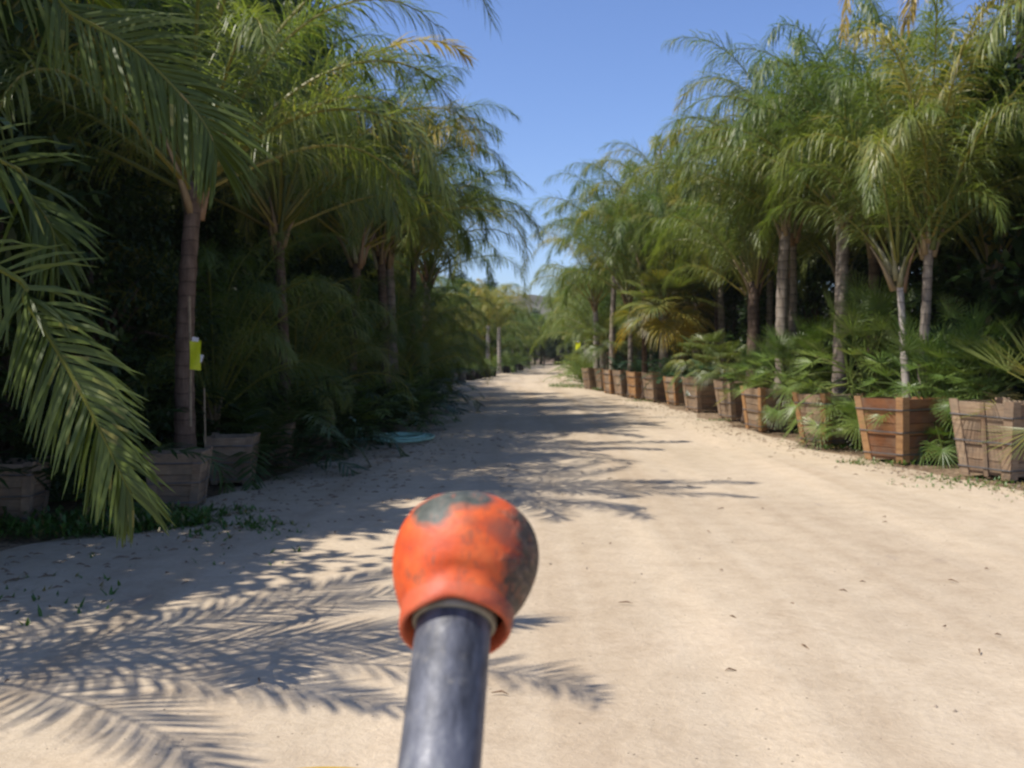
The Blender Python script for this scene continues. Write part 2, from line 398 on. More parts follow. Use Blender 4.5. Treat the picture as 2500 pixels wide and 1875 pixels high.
def fan_leaf(mb, hub, d, up, Rr, nb, spread, droop, age, rnd, gap=0.45, wk=1.0, roll=0.25):
    d = d.normalized(); s = d.cross(up)
    if s.length < 1e-3: s = d.cross(V((1, 0, 0)))
    s.normalize(); n = s.cross(d).normalized()
    for i in range(nb):
        th = -spread/2+spread*i/(nb-1)+rnd.uniform(-.02, .02)
        b = (d*math.cos(th)+s*math.sin(th)+n*(roll*abs(math.sin(th))+rnd.uniform(-.05, .05))).normalized()
        L = Rr*(1-0.18*abs(th)/(spread/2))*rnd.uniform(.9, 1.06)
        wv = b.cross(n).normalized(); w0 = Rr*gap*(spread/nb)*wk
        h1 = hub+b*(L*gap); q2 = hub+b*(L*.75)+V((0, 0, -droop*L*.15)); q3 = hub+b*(L*.95)+V((0, 0, -droop*L*.5))
        tw = n*(w0*.25*(1 if i % 2 else -1))
        mb.quadstrip([hub-wv*.002, h1-wv*w0*.52-tw, q2-wv*w0*.34, q3-wv*.002], [hub+wv*.002, h1+wv*w0*.52+tw, q2+wv*w0*.34, q3+wv*.002], age+rnd.uniform(-.04, .06))
def fan_crown(seed, n, Rr, pet, lo, hi, nb=30, spread=R(250), droop=0.5, mat='fan', old=0.0, name='crown', age0=.2, nstem=1, stemr=0.0, wk=1.0, gap=.45, petr=.008):
    rnd = random.Random(seed); mb = MB()
    for i in range(n):
        u = i/(n-1); az = i*2.39996+rnd.uniform(-.3, .3); el = R(lerp(hi, lo, u)+rnd.uniform(-8, 8))
        sa = rnd.randrange(nstem)/nstem*6.28; b0 = V((math.cos(sa)*stemr, math.sin(sa)*stemr, 0 if nstem == 1 else rnd.uniform(0, .25)))
        pts = arc(b0, az, el, pet*rnd.uniform(.75, 1.15), R(25), 4)
        age = age0+.1*u+rnd.uniform(-.06, .08)
        if old and u > 1-old: age = rnd.uniform(.62, .85)
        mb.tube(pts, [petr*1.4, petr, petr, petr*.8, petr*.7], 3, age+.1, False)
        T = (pts[-1]-pts[-2]).normalized(); up = V((0, 0, 1))
        fan_leaf(mb, pts[-1], (T+V((0, 0, -.25 if u > .5 else 0))), up if abs(T.z) < .9 else V((math.cos(az), math.sin(az), 0)), Rr*rnd.uniform(.8, 1.1), nb, spread*rnd.uniform(.85, 1.05), droop*(0.6+u), age, rnd, gap, wk)
    return mb.mesh(name, M[mat])
BUSH = [fan_crown(21, 80, .30, .58, -15, 84, 24, R(230), .12, 'bush', 0, 'foliage', .2, 5, .18, .6, .35),
        fan_crown(22, 90, .28, .62, -28, 86, 24, R(220), .15, 'bush', 0, 'foliage', .25, 6, .22, .6, .35),
        fan_crown(23, 70, .32, .58, -8, 82, 24, R(240), .10, 'bush', .04, 'foliage', .18, 4, .14, .55, .35)]
def cycad_mesh(seed, n=22, L=.85, LL=.16, LW=.016, mat='cycad', npair=34, name='foliage', lo=0, hi=75, bend=(55, 95), droop=.05, plume=.1, age0=.15, a0=R(75), a1=R(40)):
    rnd = random.Random(seed); mb = MB()
    for i in range(n):
        u = i/(n-1); az = i*2.39996; el = R(lerp(hi, lo, u))
        pts = arc(V((math.cos(az)*.04, math.sin(az)*.04, 0)), az, el, L*rnd.uniform(.85, 1.1), R(rnd.uniform(*bend)), 9)
        frond(mb, pts, V((-math.sin(az), math.cos(az), 0)), npair, LL, LW, a0, a1, plume, droop, age0+rnd.uniform(-.05, .12), rnd, .010, .12, seg=2)
    return mb.mesh(name, M[mat])
CYC = [cycad_mesh(31), cycad_mesh(32, 18, .75)]
# broad-leaflet understorey palms
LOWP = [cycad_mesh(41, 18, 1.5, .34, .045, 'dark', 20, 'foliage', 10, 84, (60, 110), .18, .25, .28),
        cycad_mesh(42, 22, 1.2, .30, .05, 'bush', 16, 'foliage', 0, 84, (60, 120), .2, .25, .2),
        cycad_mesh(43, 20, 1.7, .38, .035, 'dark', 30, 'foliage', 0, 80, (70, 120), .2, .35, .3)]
YOUNG = [cycad_mesh(51, 16, 1.1, .26, .018, 'queen', 26, 'foliage', 20, 84, (50, 100), .15, .3, .25),
         cycad_mesh(52, 14, .9, .24, .02, 'bush', 22, 'foliage', 15, 84, (50, 110), .15, .3, .3)]

def broadleaf(seed, h, rx, nclump, nleaf, leaf, mat='dark', z0=0.12, age0=.1):
    rnd = random.Random(seed); mb = MB(); tb = MB()
    cl = []
    for i in range(nclump):
        a = rnd.uniform(0, 6.28); z = rnd.uniform(z0, 1.0); prof = math.sin(math.pi*min(1, (z*.80+.22)))**.6
        r = rx*prof*math.sqrt(rnd.uniform(.15, 1.05)); c = V((math.cos(a)*r, math.sin(a)*r, z*h))
        cl.append(c)
        R0 = rnd.uniform(.35, .75); ag = age0+rnd.uniform(-.08, .2)
        for k in range(nleaf):
            d = V((rnd.gauss(0, 1), rnd.gauss(0, 1), rnd.gauss(0, .8)))
            d = d.normalized()*R0*rnd.random()**.4
            p = c+d; q = (d.normalized()+V((rnd.uniform(-1, 1), rnd.uniform(-1, 1), rnd.uniform(-1.1, .3)))).normalized()
            s = q.cross(V((rnd.uniform(-.6, .6), rnd.uniform(-.6, .6), 1))).normalized(); l = leaf*rnd.uniform(.7, 1.3)
            b = len(mb.v); mb.v += [p, p+q*l*.5+s*l*.24, p+q*l, p+q*l*.5-s*l*.24]; mb.face((b, b+1, b+2, b+3), ag+rnd.uniform(-.05, .08))
    top = V((0, 0, h*.72)); tb.tube([V((0, 0, -.05)), V((.05, .03, h*.3)), V((-.04, .05, h*.55)), top], [.13, .10, .075, .03], 9)
    for c in rnd.sample(cl, min(14, len(cl))):
        z = max(.15*h, min(h*.6, c.z*.6)); s = V((0, 0, z)); mid = s.lerp(c, .5)+V((0, 0, .12*h*rnd.random()))
        tb.tube([s, mid, c], [.05, .03, .01], 6)
    return mb.mesh('crown', M[mat]), tb.mesh('trunk', M['bark'], True)
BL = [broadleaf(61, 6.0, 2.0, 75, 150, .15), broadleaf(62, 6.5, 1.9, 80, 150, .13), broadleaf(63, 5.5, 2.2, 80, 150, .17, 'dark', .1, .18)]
def bltree(loc, rz, s, i, label, group=None, name='broadleaf_tree', sz=1.0):
    o = empty(name, loc, rz, s, label, 'shrub' if name == 'shrub' else 'tree', group); o.scale = (s, s, s*sz)
    mobj('trunk', BL[i][1], o); mobj('crown', BL[i][0], o); return o

# ------------------------------------------------------------------ wooden boxes, pots
def make_box_meshes(seed, wmat, pmat, cleat=False):
    """tapered box; returns list of (name, mesh, rotz)"""
    rnd = random.Random(seed); H = .86; hb = .31; ht = .41; res = []
    def hw(z): return lerp(hb, ht, z/H)
    tilt = math.atan((ht-hb)/H)
    for side in range(4):
        mb = MB(); nP = 5; ph = (H-.04)/nP
        for k in range(nP):
            z = .03+ph*(k+.5); w_ = hw(z)-.012; out_ = .010 if k == nP-1 else rnd.uniform(-.003, .003)
            Mx = Matrix.Rotation(tilt, 3, 'X')
            mb.box(V((0, -(hw(z)-.012)-out_, z)), w_-.004, .012, ph/2-.004, Mx, rnd.random())
        if cleat:
            Mx = Matrix.Rotation(tilt, 3, 'X'); mb.box(V((.02, -(hw(H/2)+.016), H/2)), .028, .010, H/2-.01, Mx, rnd.random())
        res.append(('side_panel', mb.mesh('side_panel', M[wmat]), side*math.pi/2))
    for side in range(4):
        mb = MB()
        # L-shaped corner post, two boards meeting, proud of the panels
        for z0, z1 in ((0.0, H+.012),):
            c0 = V((-hw(z0), -hw(z0), z0)); c1 = V((-hw(z1), -hw(z1), z1)); pwid = .095; th = .024
            for ax in (0, 1):
                b = len(mb.v)
                for c in (c0, c1):
                    if ax == 0: q = [V((-.004, -th, 0)), V((pwid, -th, 0)), V((pwid, 0, 0)), V((-.004, 0, 0))]
                    else: q = [V((-th, -th+.001, 0)), V((-.005, -th+.001, 0)), V((-.005, pwid, 0)), V((-th, pwid, 0))]
                    mb.v += [c+k for k in q]
                for f in ((0, 1, 5, 4), (1, 2, 6, 5), (2, 3, 7, 6), (3, 0, 4, 7), (3, 2, 1, 0), (4, 5, 6, 7)):
                    mb.face(tuple(b+i for i in f), .3+.5*rnd.random() if f == (0, 1, 5, 4) else .4)
        res.append(('corner_post', mb.mesh('corner_post', M[pmat]), side*math.pi/2))
    for z in (.10, .40, .70):
        mb = MB(); r = hw(z)+.029
        P = [V((sx*r, sy*r, z+rnd.uniform(-.01, .01))) for sx, sy in ((-1, -1), (1, -1), (1, 1), (-1, 1))]
        P.append(P[0].copy())
        mb.tube(P, [.007*1.3]*5, 6, .3, False)
        res.append(('band', mb.mesh('band', M['band']), 0))
    mb = MB(); r = hw(H-.09)-.02
    n = 8; b = 0
    for j in range(n+1):
        for i in range(n+1):
            mb.v.append(V((lerp(-r, r, i/n), lerp(-r, r, j/n), H-.09+.03*noise.noise(V((i*.7, j*.7, seed))))))
    for j in range(n):
        for i in range(n):
            a = j*(n+1)+i; mb.face((a, a+1, a+n+2, a+n+1))
    res.append(('soil', mb.mesh('soil', M['soil'], True), 0))
    return res
BOXK = [make_box_meshes(1, 'wood', 'wood', True), make_box_meshes(2, 'woodd', 'woodo'), make_box_meshes(3, 'woodo', 'woodo'), make_box_meshes(4, 'wood', 'wood'), make_box_meshes(5, 'wood', 'woodo')]
def wbox(x, y, rz, k, label, group, s=1.0, tilt=0.0):
    o = empty('planter_box', (x, y, 0.03), rz, s, label, 'planter box', group)
    o.rotation_euler = (tilt, tilt*.5, rz)
    for nm, me, r in BOXK[k]:
        c = mobj(nm, me, o); c.rotation_euler = (0, 0, r)
    return o
def lathe(prof, n=24, age=0):
    mb = MB()
    for r, z in prof:
        for k in range(n):
            a = 2*math.pi*k/n; mb.v.append(V((r*math.cos(a), r*math.sin(a), z)))
    for i in range(len(prof)-1):
        for k in range(n): mb.face((i*n+k, i*n+(k+1) % n, (i+1)*n+(k+1) % n, (i+1)*n+k), age)
    return mb
pot_b = lathe([(.001, 0), (.125, 0), (.155, .27), (.155, .28)]); pot_r = lathe([(.156, .262), (.170, .264), (.170, .30), (.155, .30), (.150, .25)])
pot_s = lathe([(.152, .262), (.08, .272), (.001, .27)])
PB = {k: pot_b.mesh('pot_body', M[k], True) for k in ('potblack', 'potgrey')}
PR = {k: pot_r.mesh('pot_rim', M[k], True) for k in ('potblack', 'potgrey')}
PS = pot_s.mesh('soil', M['soil'], True)
def pot(x, y, s, k, label, group=None):
    o = empty('nursery_pot', (x, y, .03), 0, s, label, 'plant pot', group)
    mobj('pot_body', PB[k], o); mobj('pot_rim', PR[k], o); mobj('soil', PS, o); return o
def plant(name, mesh, x, y, z, rz, s, label, cat, group=None, sz=1.0):
    o = mobj(name, mesh); o.location = (x, y, z); o.rotation_euler = (0, 0, rz); o.scale = (s, s, s*sz)
    return tag(o, label, cat, group)

# ------------------------------------------------------------------ RIGHT ROW
GB = 'wooden planter boxes lined up along the right edge of the road'
rb = [ # px, py of the front bottom corner, kind, yaw, scale, label
 (1012, 484, 0, 24, 1.04, 'grey-brown wooden planter box with a middle cleat, cut off by the right frame edge'),
 (904, 466, 1, 25, 1.0, 'red-brown planter box with a broad orange corner post, second from the right frame edge'),
 (827, 449, 4, 20, .95, 'orange-tan slatted planter box, third from the right frame edge'),
 (762, 433, 4, 14, .93, 'tan planter box half hidden under the fan palm bush, fourth from the right frame edge'),
 (732, 422, 3, 12, .97, 'weathered grey planter box just left of the bush-covered one, fifth from the right'),
 (698, 413, 3, 16, .96, 'weathered planter box with cycad leaves hanging over it, sixth from the right'),
 (676, 406, 4, 14, .9, 'low planter box partly hidden behind a cycad leaf, seventh from the right'),
 (654, 402.5, 3, 14, .98, 'grey planter box in front of the pale scarred fan palm trunk'),
 (636, 399, 2, 12, .96, 'bright orange planter box in the middle of the far grey boxes'),
 (622, 396.5, 3, 12, .98, 'grey planter box just left of the bright orange one'),
 (611, 394.5, 4, 15, .98, 'grey-tan planter box second to the left of the bright orange one'),
 (602, 391.5, 3, 10, .98, 'grey planter box next to the last of the right row'),
 (590, 390, 0, 15, .98, 'farthest planter box of the right row beside the white palm trunk')]
BX = []
for px, py, k, yaw, s, lab in rb:
    c = gd(px, py); a = R(yaw)   # yaw>0 turns the front corner towards the camera
    off = V((.33, .33, 0)); off.rotate(Matrix.Rotation(a, 3, 'Z'))
    ctr = c+off*s; BX.append(ctr)
    wbox(ctr.x, ctr.y, a, k, lab, GB, s, .02*math.sin(px))
# mediterranean fan palm bushes
GU = 'bushy fan palms among the right planter boxes'
for px, py, Y, i, s, sz, lab in [
    (985, 392, 13.2, 2, 1.1, 1.0, 'bushy fan palm right behind the nearest planter box'),
    (942, 408, 13.7, 0, 1.3, 1.4, 'dense dark green bushy fan palm between the two nearest planter boxes'),
    (868, 396, 15.6, 1, 1.5, 1.45, 'widest bushy fan palm, between the second and third planter boxes, fronds hanging to the ground'),
    (798, 385, 18.3, 0, 1.3, 1.2, 'tall bushy fan palm growing behind the third planter box from the right'),
    (762, 385, 20.0, 2, 1.05, 1.0, 'pale bushy fan palm spilling over the left side of the fourth planter box'),
    (905, 385, 17.5, 1, 1.3, 1.2, 'bushy fan palm in the second line behind the red-brown box'),
    (1010, 385, 15.2, 2, 1.3, 1.2, 'bushy fan palm in the second line at the right frame edge'),
    (936, 436, 13.4, 2, .6, .7, 'small fan palm clump at ground level between the two nearest planter boxes'),
    (856, 424, 15.0, 0, .7, .9, 'fan palm clump with blades brushing the ground left of the red-brown box')]:
    plant('fan_palm_bush', BUSH[i], atx(px, Y), Y, atz(py, Y)-.15, px*.7, s, lab, 'fan palm', GU, sz)
plant('blue_fan_palm', fan_crown(71, 13, .85, .75, 0, 70, 26, R(170), .02, 'fan', 0, 'foliage', .28, 1, 0, .55, .3, .012), 6.3, 11.3, .75, 2.6, 1.0,
      'stiff blue-green fan palm with long pointed blades at the right frame edge', 'fan palm')
# feather palms of the right row: px, depth, crown, trunk height, radius, trunk kind, scale, rz, label
GR = 'tall feather palms of the right row'
rp = [
 (922, 14.0, 6, 3.1, .075, 'trunk', 1.0, 2.0, 'bright green drooping feather palm with a slim brown trunk in the red-brown box'),
 (908, 13.9, 1, 2.9, .060, 'trunkw', .92, .4, 'slim pale grey stemmed palm leaning left out of the red-brown box'),
 (840, 16.3, 3, 3.7, .115, 'trunk', 1.02, 1.1, 'stout tan trunked feather palm behind the third planter box'),
 (780, 18.8, 2, 3.7, .11, 'trunk', 1.08, 2.7, 'tall feather palm with pink-grey forked looking trunk, left of the stout tan one'),
 (792, 19.6, 3, 3.8, .075, 'trunk', 1.05, 5.1, 'thin trunked feather palm standing just right of the pink-grey trunk'),
 (752, 21.0, 6, 3.0, .14, 'trunkb', 1.0, .2, 'thick reddish-brown trunked feather palm above the weathered boxes'),
 (752, 26.5, 3, 3.2, .11, 'trunkb', .95, 4.0, 'feather palm set back behind the thick reddish-brown trunk'),
 (722, 29.5, 3, 3.8, .10, 'trunk', 1.05, 3.0, 'feather palm rising behind the cycad covered boxes'),
 (664, 33.5, 4, 4.4, .09, 'trunk', 1.2, 2.2, 'golden leaved feather palm behind the big fan palm'),
 (645, 31.0, 2, 4.0, .08, 'trunkb', 1.05, 1.0, 'slim brown trunked feather palm left of the big fan palm'),
 (631, 33.5, 5, 3.2, .08, 'trunk', 1.10, .8, 'full crowned feather palm above the bright orange box'),
 (612, 37.5, 3, 4.0, .09, 'trunk', 1.22, 2.3, 'tallest feather palm near the far end of the right boxes'),
 (597, 40.6, 6, 3.2, .11, 'trunkw', 1.10, 4.1, 'feather palm with a bright white trunk at the last planter box')]
for i, (px, Y, ci, th, tr, tm, s, rz, lab) in enumerate(rp):
    palm((atx(px, Y), Y, .05 if Y < 17 else 0.0), rz, s, ci, th, tr, tm, lab, GR, i, .25 if px == 908 else .1)
tp, _t = palm((atx(1018, 15.5), 15.5, 0), 2.4, 1.0, 4, 7.6, .09, 'trunkb', 'tallest slim trunked palm at the right frame edge, its crown above the picture', GR, 40, .05)
# second and third rows right
GR2 = 'feather palms massed behind the right row'
rnd = random.Random(5)
for j, (x0, st) in enumerate(((2.6, 3.0), (5.0, 3.8))):
    Y = 11.5+j*1.5; k = 0
    while Y < 44:
        k += 1
        palm((pw(RE, Y)+x0+rnd.uniform(-.3, .3), Y, 0), rnd.uniform(0, 6), rnd.uniform(.95, 1.18), rnd.randrange(7), rnd.uniform(2.8, 4.0), rnd.uniform(.07, .11), rnd.choice(('trunk', 'trunkb')),
             'feather palm in the %s line behind the right boxes, %s from near end' % (('second', 'third')[j], ordn(k-1)), GR2, k+j*3, bases=Y < 25); Y += st*rnd.uniform(.85, 1.2)
GR3 = 'feather palms lining the right side of the road past the last planter box'
Y = 43.5; k = 0
while Y < 116:
    k += 1
    palm((pw(RE, Y)+1.0+rnd.uniform(0, .5), Y, 0), rnd.uniform(0, 6), rnd.uniform(1.0, 1.15)*(1 if Y < 60 else 1.15), rnd.choice((0, 2, 3, 5, 6)), rnd.uniform(1.4, 3.0), rnd.uniform(.08, .12), rnd.choice(('trunk', 'trunkw')),
         'distant feather palm at the right road edge, %s past the last planter box' % ordn(k-1), GR3, k, bases=False)
    if k % 2: palm((pw(RE, Y)+4.2, Y+1, 0), rnd.uniform(0, 6), rnd.uniform(1.0, 1.2), rnd.randrange(6), 3.6, .1, 'trunk', 'distant feather palm set back right of the road, %s past the last planter box' % ordn(k//2), GR3, k, bases=False)
    Y += 3.2+Y*.02
# broadleaf backdrop right
GRB = 'dark broadleaf trees behind the right palms'
for i, Y in enumerate([9, 12, 15, 18.5, 22, 26, 31, 37, 44, 52, 62, 75, 90]):
    bltree((pw(RE, Y)+(6.0 if Y > 14 else 5.2)+rnd.uniform(-.4, .6), Y, 0), i*1.7, 1.15 if Y > 13 else 1.3, i % 3, 'dark glossy broadleaf tree behind the right palms, %s from the near end' % ordn(i), GRB)
bltree((9.6, 14.6, 0), 2.0, 1.45, 2, 'tall bright-leaved broadleaf tree filling the top right corner', None)
for i in range(12):
    Y = 12.8+i*2.6
    bltree((pw(RE, Y)+4.3+.4*math.sin(i*2.3), Y, 0), i*2.1, .82, i % 3, 'dense dark shrub behind the right palm trunks, %s from the near end' % ordn(i), 'shrubs behind the right palm trunks', name='shrub')
# the large fan palm
o = empty('fan_palm', (atx(664, 30.0), 30.0, 0), 0, 1, 'large grey-green fan palm with pale scarred trunk and golden lower fans', 'palm tree')
me, top = trunk_mesh(77, 2.5, .14, .125, 'trunkw', 0, flare=1.1); mobj('trunk', me, o)
c = mobj('crown', fan_crown(72, 32, 1.0, 1.05, -22, 82, 40, R(255), .40, 'fan', .035, 'crown', .38, 1, 0, .9, .42, .014), o); c.location = (0, 0, 2.75)
FANM = fan_crown(73, 18, .7, .8, -10, 75, 30, R(240), .6, 'fan', .0, 'crown', .25, 1, 0, .85, .42, .012)
for px, Y, th, s, lab in [(704, 26.6, 1.3, .85, 'mid-sized fan palm with drooping fans right of the large one'), (722, 24.6, 1.2, .75, 'fan palm with dark drooping fans in front of the thick reddish trunk'),
                       (609, 38.5, 1.4, 1.1, 'pale fan palm near the far end of the planter boxes')]:
    o = empty('fan_palm', (atx(px, Y), Y, 0), px, s, lab, 'palm tree', 'fan palms of the right row')
    me, top = trunk_mesh(px, th, .12, .10, 'trunkb'); mobj('trunk', me, o)
    c = mobj('crown', FANM, o); c.location = (0, 0, th+.15)
for px, Y, i, s, lab in [(640, 33, 0, 1.05, 'dark green cycad growing in the far planter boxes left of the fan palm trunk'), (688, 28.9, 1, .95, 'dark cycad between the fan palm trunk and the grey boxes'),
                      (706, 25.4, 0, 1.05, 'large glossy cycad spilling over the sixth planter box'), (668, 29, 1, 1.1, 'low cycad at the foot of the fan palm'),
                      (618, 36, 1, 1.2, 'small cycad left of the bright orange box')]:
    plant('cycad', CYC[i], atx(px, Y), Y, .75, px, s, lab, 'cycad', 'cycads in the right planter boxes')

# ------------------------------------------------------------------ LEFT ROW
GL = 'tall feather palms of the left row'
lp = [
 (183, 9.9, 5, 3.2, .095, 'trunkb', 1.0, 1.2, 'nearest left feather palm, dark peeling trunk in the light-struck planter box'),
 (285, 14.2, 5, 3.3, .08, 'trunkb', 1.0, 2.2, 'feather palm with a slim brown trunk, second along the left row'),
 (352, 18.0, 5, 3.2, .08, 'trunkb', 1.08, .2, 'feather palm with a slim brown trunk left of the twin trunks'),
 (386, 19.6, 3, 3.6, .10, 'trunkb', .98, 1.9, 'dark trunked palm, left one of the twin trunks'),
 (394, 20.4, 0, 3.4, .10, 'trunk', 1.05, 4.6, 'palm with pale ringed trunk, right one of the twin trunks'),
 (424, 29.5, 5, 3.4, .10, 'trunk', 1.12, 3.2, 'feather palm with a pale trunk just beyond the twin trunks'),
 (412, 25.0, 5, 3.9, .09, 'trunkb', 1.02, 5.2, 'full crowned feather palm between the twin trunks and the next pale one')]
LPO = []
for i, (px, Y, ci, th, tr, tm, s, rz, lab) in enumerate(lp):
    LPO.append(palm((atx(px, Y), Y, 0), rz, s, ci, th, tr, tm, lab, GL, i+20, .12))
for i, (px, Y, ci, s, sz_, lab) in enumerate([(243, 12.4, 0, .62, 1.0, 'short young feather palm right of the nearest left trunk'), (318, 15.6, 5, .60, 1.0, 'short young feather palm between the two slim brown left trunks'),
        (366, 18.4, 1, .62, 1.0, 'short young feather palm just left of the twin trunks'), (408, 21.8, 5, .66, 1.0, 'short young feather palm right of the twin trunks'), (421, 26.5, 0, .7, 1.0, 'sunlit short feather palm past the twin trunks'), (432, 31.5, 5, .72, 1.0, 'bright short feather palm above the potted palms'), (440, 36.5, 2, .75, 1.0, 'bright short feather palm farther along the left edge')]):
    palm((atx(px, Y)-.3, Y, 0), px, s*1.12, ci, 1.15, .08, 'trunkb', lab, 'short feather palms of the left row', i+60, .1)
GL2 = 'feather palms massed behind the left row'
rnd = random.Random(9)
for j, (x0, st) in enumerate(((-2.3, 2.9), (-4.6, 3.4))):
    Y = 10.5+j*1.5; k = 0
    while Y < 46:
        k += 1
        palm((pw([(9, -3.4), (14, -3.4), (20, -2.7), (30, -3.0), (48, -3.8)], Y)+x0+rnd.uniform(-.3, .3), Y, 0), rnd.uniform(0, 6), rnd.uniform(.95, 1.15), rnd.randrange(7), rnd.uniform(2.6, 4.0), rnd.uniform(.07, .10), rnd.choice(('trunk', 'trunkb')),
             'shaded feather palm in the %s line of the left side, %s from front' % (('second', 'third')[j], ordn(k-1)), GL2, k+j*3+7, bases=Y < 25); Y += st*rnd.uniform(.85, 1.2)
GL3 = 'feather palms lining the far left side of the road'
for i, Y in enumerate((50, 58, 67, 77, 88, 100, 112)):
    bltree((pw(LE, Y)-2.4, Y, 0), i*2.1, .75, i % 3, 'broadleaf shrub on the far left road side, %s from the near end' % ordn(i), 'shrubs along the far road sides', name='shrub')
    bltree((pw(RE, Y)+2.6, Y, 0), i*1.1, .75, (i+1) % 3, 'broadleaf shrub on the far right road side, %s from the near end' % ordn(i), 'shrubs along the far road sides', name='shrub')
for px, Y in ((488, 64), (499, 67)):
    palm((atx(px, Y), Y, 0), px, 1.0, 4 if px == 488 else 2, 3.2, .13, 'trunkw', 'distant palm with a bare pale trunk, %s of the far pair left of the road' % ('left' if px == 488 else 'right'), GL3, px, bases=False)
Y = 33; k = 0
while Y < 118:
    k += 1
    if not 61 < Y < 69:
        palm((pw(LE, Y)-1.3-rnd.uniform(0, .5), Y, 0), rnd.uniform(0, 6), rnd.uniform(.95, 1.1)*(1 if Y < 60 else 1.22), rnd.choice((0, 2, 3, 5)), rnd.uniform(.9, 1.9), rnd.uniform(.08, .12), rnd.choice(('trunk', 'trunkw')),
             'distant sunlit feather palm at the far left road edge, %s past the twin trunks' % ordn(k-1), GL3, k, bases=False)
    if k % 2: palm((pw(LE, Y)-4.0, Y+1, 0), rnd.uniform(0, 6), rnd.uniform(.95, 1.15), rnd.randrange(6), 3.4, .1, 'trunk', 'distant feather palm set back left of the road, %s past the twin trunks' % ordn(k//2), GL3, k, bases=False)
    Y += 2.8+Y*.02
GLB = 'dark broadleaf trees of the added shade wall behind the left palms'
BLL = [(-10.2, 7, 1.7), (-10, 12, 1.8), (-9.6, 16.5, 1.8), (-9.4, 21, 1.8), (-9.5, 26, 1.7), (-5.8, 8.9, 2.1), (-5.4, 5.6, 1.1), (-9.5, 2.5, 1.0), (-6.3, 7.0, 1.15), (-8.2, 8.6, 1.6), (-7.3, 11.3, 1.6), (-7.1, 14.2, 1.75), (-6.7, 17.0, 1.9), (-6.7, 20.0, 1.9), (-6.7, 23, 1.9), (-6.8, 27, 1.85), (-7.0, 32, 1.75), (-7.4, 37, 1.6), (-7.8, 44, 1.35), (-7.2, 52, 1.1), (-6, 62, 1), (-4, 75, 1), (-2, 90, 1)]  # tree wall added to block the sun, nearest ones unseen, heights stretched for shade
for i, (x, Y, sz) in enumerate(BLL):
    bltree((x, Y, 0), i*1.3, {5: .78, 6: .62}.get(i, 1.2), i % 3, 'dark broadleaf tree of the added shade wall behind left palms, %s from the near end' % ordn(i), GLB, sz=sz)
for i in range(20):
    Y = 9.6+i*1.75
    bltree((pw([(9, -4.9), (14, -5.0), (20, -4.4), (30, -4.5), (48, -5.2)], Y)+.4*math.sin(i*2.7), Y, 0), i*2.1, .62, i % 3, 'dense shaded shrub between the left palm trunks, %s from the near end' % ordn(i), 'shrubs between the left palm trunks', name='shrub')
# closing mass at the end of the road
for i in range(9):
    bltree((-5+i*2.6, 121+3*math.sin(i*2.1), 0), i, 1.0+.12*math.sin(i*3), i % 3, 'dark broadleaf tree across the far road end, %s from the left' % ordn(i), 'broadleaf trees across the far end of the road')
for i in range(7):
    palm((-3+i*3.2, 117+3*math.sin(i*1.7), 0), i, 1.35+.15*math.sin(i*2), (0, 5, 2, 5)[i % 4], 1.3, .12, 'trunkb', 'palm standing across the far end of the road, %s from the left' % ordn(i), 'palms across the far end of the road', i, bases=False)
for i in range(10):
    bltree((-3.2+i*1.7, 112.5+1.0*math.sin(i*2.9), 0), i*1.4, .62+.1*math.sin(i*5), i % 3, 'dark shrub across the far end of the road, %s from the left' % ordn(i), 'shrubs across the far end of the road', name='shrub')
# understorey of the left side
GLU = 'leafy low palms under the left row'
rnd = random.Random(3)
lowl = [(352, 423, 16.9, 1, 1.15, 'bright low palm with broad pale hanging leaflets beside the hose'), (395, 425, 18.6, 0, 1.0, 'dark low palm right behind the coiled hose'),
        (414, 420, 20.5, 1, 1.0, 'low palm at the road edge just past the coiled hose'), (300, 445, 14.2, 2, 1.0, 'shaded low palm in front of the sun-flecked trunk'),
        (330, 440, 15.8, 0, 1.0, 'shaded low palm left of the hose'), (255, 470, 12.2, 2, 1.0, 'shaded low palm right of the light-struck box'),
        (418, 412, 24.0, 2, 1.1, 'broad dark low palm farther along the left edge'), (424, 405, 27.5, 0, 1.1, 'dark low palm left of the small potted palms'), (426, 400, 31.0, 2, 1.1, 'last dark low palm before the small potted palms'),
        (60, 505, 9.0, 0, 1.0, 'shaded low palm under the near hanging frond'), (110, 480, 11.0, 2, 1.1, 'shaded low palm left of the nearest trunk')]
for px, py, Y, i, s, lab in lowl:
    plant('low_palm', LOWP[i], atx(px, Y), Y, .15, px, s, lab, 'low palm', GLU)
k = 0
for Y in [10.5, 12.3, 14, 16, 18, 20.5, 23, 26, 29, 33, 37, 41, 46]:
    for dx in (-1.2, -2.6):
        k += 1
        plant('low_palm', LOWP[k % 3], pw(LE, Y)+dx-.9+rnd.uniform(-.3, .3), Y+rnd.uniform(-.5, .5), .1, k, rnd.uniform(.9, 1.25), 'shaded low palm in the %s line under the left row, %s from the near end' % ('front' if dx > -2 else 'back', ordn((k-1)//2)), 'low palms filling the ground under the left row')
